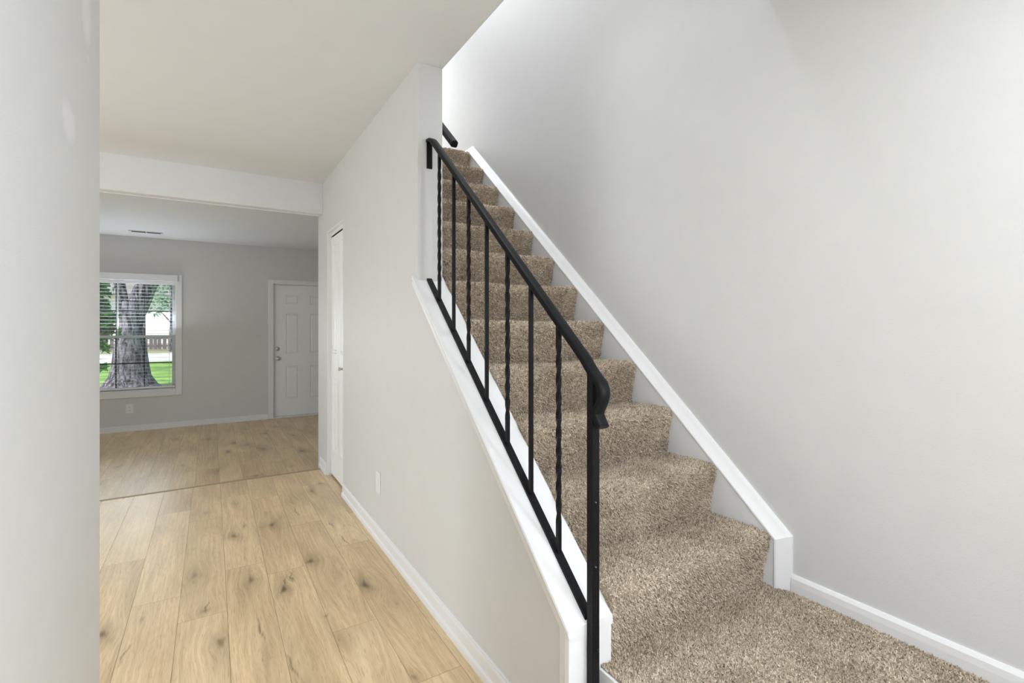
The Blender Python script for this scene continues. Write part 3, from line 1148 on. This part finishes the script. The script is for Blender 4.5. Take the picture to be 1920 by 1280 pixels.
def panel_face(mb, w0, w1, z0, z1, front, back, panels, mk, groove=.012, depth=.006):
    """door slab as a box plus raised panels with a sunken groove; mk(u, z, n) -> 3-D (n: 0 at front face, grows inwards)."""
    us = sorted({w0, w1} | {p[0] for p in panels} | {p[1] for p in panels})
    zs = sorted({z0, z1} | {p[2] for p in panels} | {p[3] for p in panels})
    verts, faces = [], []

    def quad(a, b, c, d):
        n = len(verts)
        verts.extend([a, b, c, d])
        faces.append((n, n + 1, n + 2, n + 3))
    for i in range(len(us) - 1):
        for j in range(len(zs) - 1):
            um, zm = (us[i] + us[i + 1]) / 2, (zs[j] + zs[j + 1]) / 2
            if any(p[0] < um < p[1] and p[2] < zm < p[3] for p in panels):
                continue
            quad(mk(us[i], zs[j], 0), mk(us[i + 1], zs[j], 0), mk(us[i + 1], zs[j + 1], 0), mk(us[i], zs[j + 1], 0))
    for (a, b, c, d) in panels:
        insets = [(0, 0), (groove * .35, depth), (groove, depth), (groove * 1.9, depth * .15), (groove * 2.0, depth * .1)]
        rr_ = []
        for ins, dep in insets:
            rr_.append([mk(a + ins, c + ins, dep), mk(b - ins, c + ins, dep), mk(b - ins, d - ins, dep), mk(a + ins, d - ins, dep)])
        for r0, r1 in zip(rr_[:-1], rr_[1:]):
            for k in range(4):
                quad(r0[k], r0[(k + 1) % 4], r1[(k + 1) % 4], r1[k])
        quad(*rr_[-1])
    T_ = back
    c0 = [mk(w0, z0, 0), mk(w1, z0, 0), mk(w1, z1, 0), mk(w0, z1, 0)]
    c1 = [mk(w0, z0, T_), mk(w1, z0, T_), mk(w1, z1, T_), mk(w0, z1, T_)]
    for k in range(4):
        quad(c0[k], c0[(k + 1) % 4], c1[(k + 1) % 4], c1[k])
    quad(*c1[::-1])
    b = bmesh.new()
    vs = [b.verts.new(v) for v in verts]
    for f in faces:
        b.faces.new([vs[i] for i in f])
    bmesh.ops.remove_doubles(b, verts=list(b.verts), dist=1e-5)
    bmesh.ops.recalc_face_normals(b, faces=list(b.faces))
    mb.merge(b)


# front door
mb = MB()
FD = YF + .045
pans = []
for u0 in (.972, 1.322):
    u1 = u0 + .188
    pans += [(u0, u1, 1.635, 1.775), (u0, u1, .882, 1.488), (u0, u1, .170, .680)]
panel_face(mb, .802, 1.700, -.078, 1.930, FD, .045, pans, lambda u, z, n: (u, FD + n, z), .016, .013)
d1 = struct(mb.build('door_1', DOORW), 'white six-panel front door in the far wall', 'door')
mb = MB()
cw = .072
for (a, b, c, d) in ((.724, .724 + cw, ZF, 2.000), (1.706, 1.706 + cw, ZF, 2.000), (.724 + cw, 1.706, 1.938, 2.000)):
    mb.box(a, b, YF - .017, YF + .004, c, d, .004)
for (a, b, c, d) in ((.788, .799, ZF, 1.940), (1.703, 1.713, ZF, 1.940), (.788, 1.713, 1.9335, 1.9455)):
    mb.box(a, b, YF - .004, YF + .10, c, d)
mb.build('door_casing', TRIM, d1)
mb = MB()
mb.box(.79, 1.712, YF - .02, YF + .12, ZF - .002, ZF + .018, .005)
mb.build('threshold', TRIM, d1)


def knob(name, pos, axis, scale=1.0, parent=None, dead=False):
    mb = MB()
    if dead:
        pr = [(.030, 0), (.030, .006), (.026, .014), (.015, .017), (.014, .020), (.0005, .021)]
    else:
        pr = [(.032, 0), (.031, .005), (.014, .010), (.011, .026), (.016, .032), (.026, .040), (.028, .050), (.024, .060), (.012, .065), (.0005, .066)]
    mb.lathe([(r * scale, h * scale) for r, h in pr], pos, axis, 24)
    return mb.build(name, STEEL, parent, smooth=40)


knob('door_knob', (.863, FD, .803), (0, -1, 0), 1.0, d1)
knob('deadbolt', (.858, FD, .950), (0, -1, 0), 1.0, d1, True)
mb = MB()
mb.box(.87, .95, FD - .02, FD + .002, 1.918, 1.932, .003)
mb.tube([(.955, FD - .006, 1.926), (.972, FD - .012, 1.918), (.975, FD - .014, 1.904)], .004, 6)
mb.build('top_latch', DOORW, d1)

# closet bifold door
d2 = thing('door_2', 'narrow white bifold closet door in the stair wall', 'door', (.89, 4.15, 0))
d2['kind'] = 'structure'
FX = .887
for (a, b) in ((4.160, 4.442), (3.872, 4.154)):
    mb = MB()
    m0, m1 = (a + b) / 2 - .075, (a + b) / 2 + .075
    panel_face(mb, a, b, .016, 2.058, FX, .033, [(m0, m1, 1.062, 1.985), (m0, m1, .240, .842)], lambda u, z, n: (FX + n, u, z), .016, .011)
    lf = mb.build('door_leaf', DOORW, d2)
    if b < 4.16:
        mb = MB()
        mb.lathe([(.010, 0), (.007, .006), (.007, .014), (.013, .020), (.014, .026), (.009, .031), (.0005, .032)], (FX, 4.02, .952), (-1, 0, 0), 18)
        mb.build('knob', STEEL, lf, smooth=40)
mb = MB()
mb.box(XW - .001, XI, 4.444, 4.458, 0, 2.11, .002)
mb.box(XW - .001, XI, 3.857, 3.868, 0, 2.11, .002)
mb.box(XW - .001, XI, 3.857, 4.458, 2.100, 2.112, .002)
mb.box(FX - .004, FX - .001, 3.868, 4.444, 2.070, 2.100)
mb.build('door_jamb', TRIM, d2)
mb = MB()
mb.box(FX + .004, FX + .03, 3.868, 4.444, 2.072, 2.100)
mb.build('track', SLOT, d2)

# ------------------------------------------------------------------ window
w1 = thing('window_1', 'white double-hung window with dark grilles in the far wall looking out at the big tree', 'window', (-.93, YF, .43))
w1['kind'] = 'structure'
mb = MB()
cx0, cx1, cz0, cz1 = -1.505, -.350, .345, 2.0
mb.box(cx0, WX0 + .004, YF - .018, YF + .003, cz0, cz1, .004)
mb.box(WX1 - .004, cx1, YF - .018, YF + .003, cz0, cz1, .004)
mb.box(WX0 + .004, WX1 - .004, YF - .018, YF + .003, cz0, WZ0, .004)
mb.box(WX0 + .004, WX1 - .004, YF - .018, YF + .003, WZ1, cz1, .004)
mb.build('casing', TRIM, w1)
mb = MB()
mb.box(WX0 - .001, WX0 + .008, YF, YF + .16, WZ0, WZ1)
mb.box(WX1 - .008, WX1 + .001, YF, YF + .16, WZ0, WZ1)
mb.box(WX0, WX1, YF, YF + .16, WZ0 - .001, WZ0 + .012)
mb.box(WX0, WX1, YF, YF + .16, WZ1 - .008, WZ1 + .001)
mb.build('jamb', TRIM, w1)
for (za, zb, yo, nm) in ((1.135, 1.905, .105, 'upper_sash'), (.440, 1.172, .075, 'lower_sash')):
    y0_, y1_ = YF + yo, YF + yo + .028
    mb = MB()
    mb.box(WX0 + .008, -1.385, y0_, y1_, za, zb, .003)
    mb.box(-.47, WX1 - .008, y0_, y1_, za, zb, .003)
    mb.box(-1.385, -.47, y0_, y1_, za, za + .036, .003)
    mb.box(-1.385, -.47, y0_, y1_, zb - .036, zb, .003)
    sash = mb.build(nm, VINYL, w1)
    mb = MB()
    for xm in (-.779, -1.082):
        mb.box(xm - .008, xm + .008, y0_ + .008, y0_ + .020, za + .036, zb - .036)
    zm = 1.503 if za > 1 else .795
    mb.box(-1.385, -.47, y0_ + .009, y0_ + .019, zm - .008, zm + .008)
    mb.build('muntin', MUNTIN, sash)
    mb = MB()
    mb.box(-1.386, -.469, y0_ + .013, y0_ + .015, za + .03, zb - .03)
    mb.build('pane', GLASS, sash)
mb = MB()
mb.box(-.98, -.90, YF + .062, YF + .078, 1.158, 1.176, .004)
mb.build('sash_lock', VINYL, w1)

bl = thing('window_blind', 'white horizontal slat blind lowered with open slats over the window', 'blind', (-.93, YF, 1.95))
mb = MB()
mb.box(-1.455, -.398, YF - .055, YF - .022, 1.905, 1.995, .004)
mb.build('valance', BLIND, bl)
mb = MB()
mb.box(-1.43, -.43, YF + .002, YF + .052, 1.862, 1.905, .003)
mb.build('headrail', BLIND, bl)
mb = MB()
z = 1.835
while z > .500:
    mb.loft([[(x, YF + .004, z), (x, YF + .028, z + .0012), (x, YF + .052, z), (x, YF + .052, z + .0014), (x, YF + .028, z + .0026), (x, YF + .004, z + .0014)] for x in (-1.425, -.432)])
    z -= .046
mb.build('slats', BLIND, bl)
mb = MB()
mb.box(-1.425, -.432, YF + .004, YF + .05, .452, .480, .005)
mb.build('bottom_rail', BLIND, bl)
mb = MB()
for x in (-1.28, -1.063, -.50):
    for yy in (.003, .053):
        mb.tube([(x, YF + yy, .47), (x, YF + yy, 1.87)], .0011, 5)
mb.build('ladder_cord', BLIND, bl)
mb = MB()
mb.tube([(-1.052, YF - .006, 1.88), (-1.050, YF - .008, 1.60), (-1.052, YF - .006, 1.16)], .005, 6)
mb.build('wand', BLIND, bl)

# ------------------------------------------------------------------ outlets, switch, vent
def plate(name, label, cat, mk, slots, w=.075, h=.118, mat=None):
    """mk(u, z, n): u across, z up, n out of the wall."""
    PL_ = mat or PLAST
    t = thing(name, label, cat, mk(0, 0, 0))

    def bx(u0, u1, a, b, n0, n1, bev=0):
        p, q = Vector(mk(u0, a, n0)), Vector(mk(u1, b, n1))
        m_ = MB()
        m_.box(min(p.x, q.x), max(p.x, q.x), min(p.y, q.y), max(p.y, q.y), min(p.z, q.z), max(p.z, q.z), bev)
        return m_
    bx(-w / 2, w / 2, -h / 2, h / 2, 0, .006, .0022).build('cover_plate', PL_, t)
    if slots == 'duplex':
        for s in (-1, 1):
            zc = s * .021
            sk = bx(-.016, .016, zc - .014, zc + .014, .0055, .0085, .002).build('socket', PLAST, t)
            m_ = bx(-.008, -.0055, zc - .002, zc + .007, .0082, .0088)
            m2 = bx(.0055, .008, zc - .002, zc + .006, .0082, .0088)
            m_.bm.from_mesh(_tmp(m2))
            m3 = bx(-.002, .002, zc - .010, zc - .006, .0082, .0088)
            m_.bm.from_mesh(_tmp(m3))
            m_.build('slots', SLOT, sk)
    elif slots == 'rocker':
        bx(-.017, .017, -.034, .034, .0055, .0085, .0015).build('rocker', PLAST, t)
    else:
        m_ = bx(-.005, .005, -.012, .012, .0055, .007, .0005)
        m_.build('toggle_slot', PL_, t)
        bx(-.003, .003, .000, .010, .0065, .016, .001).build('toggle', PL_, t)
    return t


def _tmp(m_):
    me = bpy.data.meshes.new('tmp')
    m_.bm.to_mesh(me)
    m_.bm.free()
    return me


plate('wall_outlet', 'white rectangular wall plate low on the hall side of the stair wall', 'outlet', lambda u, z, n: (XW - n, 2.925 + u, .352 + z), 'rocker', .080, .128)
plate('wall_outlet', 'white duplex outlet on the far wall below the window', 'outlet', lambda u, z, n: (-.930 + u, YF - n, .198 + z), 'duplex', .080, .125)
plate('light_switch', 'greige light switch plate on the far wall beside the front door', 'switch', lambda u, z, n: (.593 + u, YF - n, 1.10 + z), 'toggle', .078, .115, WALL)

vt = thing('ceiling_vent', 'white two-section air vent in the far room ceiling above the window', 'vent', (-.70, 7.74, ZC2))
mb = MB()
vx0, vx1, vy0, vy1 = -.885, -.535, 7.66, 7.80
mb.box(vx0, vx1, vy0, vy0 + .018, ZC2 - .004, ZC2 - .0005, .002)
mb.box(vx0, vx1, vy1 - .018, vy1, ZC2 - .004, ZC2 - .0005, .002)
mb.box(vx0, vx0 + .025, vy0, vy1, ZC2 - .004, ZC2 - .0005, .002)
mb.box(vx1 - .025, vx1, vy0, vy1, ZC2 - .004, ZC2 - .0005, .002)
mb.box(-.716, -.704, vy0, vy1, ZC2 - .004, ZC2 - .0005, .002)
mb.build('frame', VENTW, vt)
mb = MB()
mb.box(vx0 + .01, vx1 - .01, vy0 + .01, vy1 - .01, ZC2 - .002, ZC2 - .0006)
mb.build('duct', SLOT, vt)
mb = MB()
for i in range(2):
    y = vy0 + .055 + i * .030
    mb.loft([[(x, y, ZC2 - .004), (x, y + .002, ZC2 - .0025), (x, y + .004, ZC2 - .0025), (x, y + .002, ZC2 - .004)] for x in (vx0 + .02, vx1 - .02)])
mb.build('louvers', VENTW, vt)

# ------------------------------------------------------------------ ceiling lamp bases (out of the frame); landing and stairwell ones added
for nm, lab, (x, y, z) in (('unseen_ceiling_lamp', 'round flush ceiling lamp in the hall behind the camera', (.40, -.60, ZC)),
                           ('unseen_ceiling_lamp', 'unseen round lamp base added high over the stairwell', (1.25, 2.0, 5.1)),
                           ('unseen_ceiling_lamp', 'unseen round lamp base added over the carpeted landing', (1.12, -.20, ZC)),
                           ('unseen_ceiling_lamp', 'round flush ceiling lamp in the upstairs hall', (1.20, 4.70, 5.1))):
    t = thing(nm, lab, 'lamp', (x, y, z))
    mb = MB()
    mb.lathe([(.20, 0), (.20, .03), (.185, .045), (.0005, .045)], (x, y, z), (0, 0, -1), 28)
    mb.build('base', VENTW, t, smooth=40)

# ------------------------------------------------------------------ outdoors
ZG = -.45
mb = MB()
mb.quadmesh([(-40, YF + .2, ZG), (30, YF + .2, ZG), (30, 30.0, ZG), (-40, 30.0, ZG)], [(0, 1, 2, 3)])
struct(mb.build('lawn', GRASS), 'sunlit green lawn outside the window', 'lawn')
mb = MB()
mb.quadmesh([(-60, 30.0, ZG), (40, 30.0, ZG), (40, 39.2, ZG), (-60, 39.2, ZG)], [(0, 1, 2, 3)])
struct(mb.build('road', ROAD), 'pale sunlit road beyond the lawn', 'road')
mb = MB()
mb.quadmesh([(-60, 39.2, ZG), (40, 39.2, ZG), (40, 130, ZG), (-60, 130, ZG)], [(0, 1, 2, 3)])
struct(mb.build('ground', DRYG), 'dry verge under the fence across the road', 'ground')

fn = thing('wooden_fence', 'weathered board fence across the road seen under the tree', 'fence', (-5, 45, ZG))
mb = MB()
rf = random.Random(3)
x = -13.0
while x < 4.0:
    mb.box(x, x + .22, 45.0, 45.03, ZG + .04, ZG + 1.02 + rf.uniform(-.02, .02))
    x += .22 + rf.choice([.03, .03, .10])
mb.build('boards', FENCEM, fn)
mb = MB()
for z in (.25, .80):
    mb.box(-13, 4, 45.03, 45.08, ZG + z, ZG + z + .1)
mb.build('rails', FENCEM, fn)

hs = thing('house', 'pale cream house far beyond the fence', 'house', (-8, 64, ZG))
mb = MB()
mb.box(-20, 2.0, 62, 70, ZG, 4.6)
mb.build('walls', HOUSEM, hs)
mb = MB()
mb.prism([(61.2, 4.55), (66, 7.2), (70.8, 4.55), (70.8, 4.4), (61.2, 4.4)], 'x', -20.6, 2.6)
mb.build('roof', ROOFM, hs)


def leaf_cloud(centers, count, size, rng, lobed=False, hang=0.0):
    """count leaves scattered in blobs: (x, y, z, rx, ry, rz)."""
    V, Fc = [], []
    if lobed:
        sh = np.array([(0, -.5), (.18, -.28), (.5, -.22), (.34, 0), (.46, .22), (.16, .2), (0, .55), (-.16, .2), (-.46, .22), (-.34, 0), (-.5, -.22), (-.18, -.28)])
    else:
        sh = np.array([(0, -.5), (.26, -.1), (.2, .25), (0, .5), (-.2, .25), (-.26, -.1)])
    k = len(sh)
    tot = sum(c[3] * c[4] * c[5] for c in centers)
    verts, faces = [], []
    for c in centers:
        n = max(3, int(count * c[3] * c[4] * c[5] / tot))
        for _ in range(n):
            d = rng.normal(size=3)
            d /= np.linalg.norm(d)
            p = np.array(c[:3]) + d * np.array(c[3:6]) * rng.uniform(.45, 1.0) ** .6
            nrm = rng.normal(size=3) + np.array([0, -.4, .7])
            nrm /= np.linalg.norm(nrm)
            t = np.cross(nrm, rng.normal(size=3)) + np.array([.2, 0, -hang])
            t -= nrm * t.dot(nrm)
            t /= np.linalg.norm(t)
            b = np.cross(nrm, t)
            s = size * rng.uniform(.6, 1.3)
            base = len(verts)
            for (a, q) in sh:
                fold = abs(a) * .35
                verts.append(p + (b * a + t * q + nrm * fold) * s)
            verts.append(p)
            for i in range(k):
                faces.append((base + k, base + i, base + (i + 1) % k))
    return np.array(verts), np.array(faces)


rng = np.random.default_rng(4)
big = thing('large_tree', 'massive grey-barked tree with a flared base and leaning limb on the lawn outside the window', 'tree', (-1.95, 17.4, ZG))
mb = MB()


def limb(pts, seg=28, amp=.05, freq=3.0):
    """pts: (x, y, z, rx, ry) rings, bark-furrowed."""
    rings = []
    for i in range(len(pts) - 1):
        for s in range(6):
            t = s / 6
            q = [pts[i][j] * (1 - t) + pts[i + 1][j] * t for j in range(5)]
            rings.append(q)
    rings.append(pts[-1])
    out = []
    for (x, y, z, rx, ry) in rings:
        r = []
        for k in range(seg):
            a = 2 * math.pi * k / seg
            f = 1 + amp * mnoise.noise(Vector((math.cos(a) * freq, math.sin(a) * freq, z * .5))) + amp * .6 * math.sin(a * 9 + z * 1.3)
            r.append((x + rx * f * math.cos(a), y + ry * f * math.sin(a), z))
        out.append(r)
    return out


mb.loft(limb([(-1.96, 17.4, ZG - .1, .86, .8), (-1.97, 17.4, ZG + .10, .63, .62), (-1.965, 17.4, ZG + .35, .48, .48), (-1.96, 17.4, .3, .42, .42), (-1.965, 17.4, .75, .365, .37),
              (-1.94, 17.4, 1.3, .275, .30), (-1.92, 17.4, 1.7, .29, .30), (-1.90, 17.4, 2.0, .31, .28)]))
mb.loft(limb([(-1.92, 17.4, 1.35, .20, .2), (-1.80, 17.4, 1.8, .26, .24), (-1.62, 17.4, 2.4, .27, .24), (-1.25, 17.3, 3.1, .25, .22), (-.5, 17.1, 4.2, .2, .2), (.8, 16.8, 5.4, .12, .12)]))
mb.loft(limb([(-2.05, 17.42, 1.35, .14, .2), (-2.11, 17.42, 1.9, .13, .18), (-2.20, 17.42, 2.5, .13, .18), (-2.35, 17.5, 3.6, .16, .16), (-2.7, 17.6, 5.2, .1, .1)]))
mb.build('trunk', BARK, big, smooth=50)
cl = [(-2 + rng.uniform(-5, 5), 18.5 + rng.uniform(-2.5, 6), 6.5 + rng.uniform(-1, 3), 1.6, 1.5, 1.0) for _ in range(26)]
v, f = leaf_cloud(cl, 5200, .34, rng)
np_mesh('foliage', v, f, CROWN, big)

sap = thing('young_maple', 'young maple with broad green leaves hanging beside the window in front of the large tree', 'tree', (-2.2, 10.4, ZG))
mb = MB()
mb.tube([(-2.15, 10.4, ZG - .05), (-2.12, 10.4, .6), (-2.05, 10.42, 1.6), (-1.95, 10.4, 2.9)], [.05, .045, .04, .02], 10)
mb.tube([(-2.09, 10.41, 1.2), (-1.8, 10.4, 1.25), (-1.5, 10.4, 1.15), (-1.33, 10.4, 1.0)], [.02, .016, .01, .004], 8)
mb.tube([(-2.06, 10.41, 1.5), (-1.8, 10.4, 1.7), (-1.45, 10.4, 1.75)], [.02, .014, .005], 8)
mb.tube([(-2.12, 10.4, .7), (-1.85, 10.4, .85), (-1.55, 10.4, .75)], [.018, .012, .004], 8)
mb.build('stem', BARK, sap, smooth=50)
cl = [(-1.72, 10.5, 1.45, .26, .3, .50), (-1.50, 10.45, 1.95, .14, .2, .10), (-1.68, 10.4, 1.75, .22, .3, .26), (-1.60, 10.4, 1.40, .20, .3, .22), (-1.42, 10.38, 1.38, .13, .2, .16), (-1.40, 10.38, 1.16, .12, .2, .10), (-1.65, 10.4, 1.15, .2, .3, .16),
      (-1.9, 10.45, 1.5, .3, .4, .5), (-1.55, 10.4, .93, .14, .15, .07), (-1.56, 10.4, .66, .08, .1, .07), (-2.2, 10.5, 1.6, .4, .5, .8), (-1.95, 10.4, 2.3, .45, .5, .4)]
v, f = leaf_cloud(cl, 1500, .17, rng, True, .9)
np_mesh('foliage', v, f, LEAF, sap)

for i, (tx, ty, th, lab, cs) in enumerate([
        (-2.4, 41.5, 6.5, 'hazy blue-green tree across the road showing right of the leaning limb', [(-2.6, 41.5, 3.6, .9, .9, .9), (-2.2, 41.5, 2.6, .55, .7, .6), (-2.0, 41.5, 4.8, 1.2, 1, 1.0), (-3.3, 41.5, 2.6, .7, .7, .6), (-2.8, 41.5, 5.6, 1.3, 1, 1)]),
        (-8.6, 48.0, 7.0, 'hazy green tree beyond the fence on the left of the large trunk', [(-8.6, 48, 4.6, 1.6, 1.4, 1.3), (-7.8, 48, 3.2, 1.1, 1, .9), (-9.4, 48, 3.4, 1.2, 1, 1)])]):
    t = thing('distant_tree', lab, 'tree', (tx, ty, ZG))
    mb = MB()
    mb.tube([(tx, ty, ZG - .05), (tx + .05, ty, 1.8), (tx, ty, th * .8)], [.16, .12, .04], 8)
    mb.tube([(tx + .03, ty, 1.4), (tx + .5, ty, 2.1), (tx + .9, ty, 2.3)], [.05, .03, .01], 6)
    mb.tube([(tx + .03, ty, 1.5), (tx - .5, ty, 2.2), (tx - .9, ty, 2.4)], [.05, .03, .01], 6)
    mb.build('trunk', BARK, t, smooth=50)
    v, f = leaf_cloud(cs, 900, .28, rng)
    np_mesh('foliage', v, f, PINE, t)
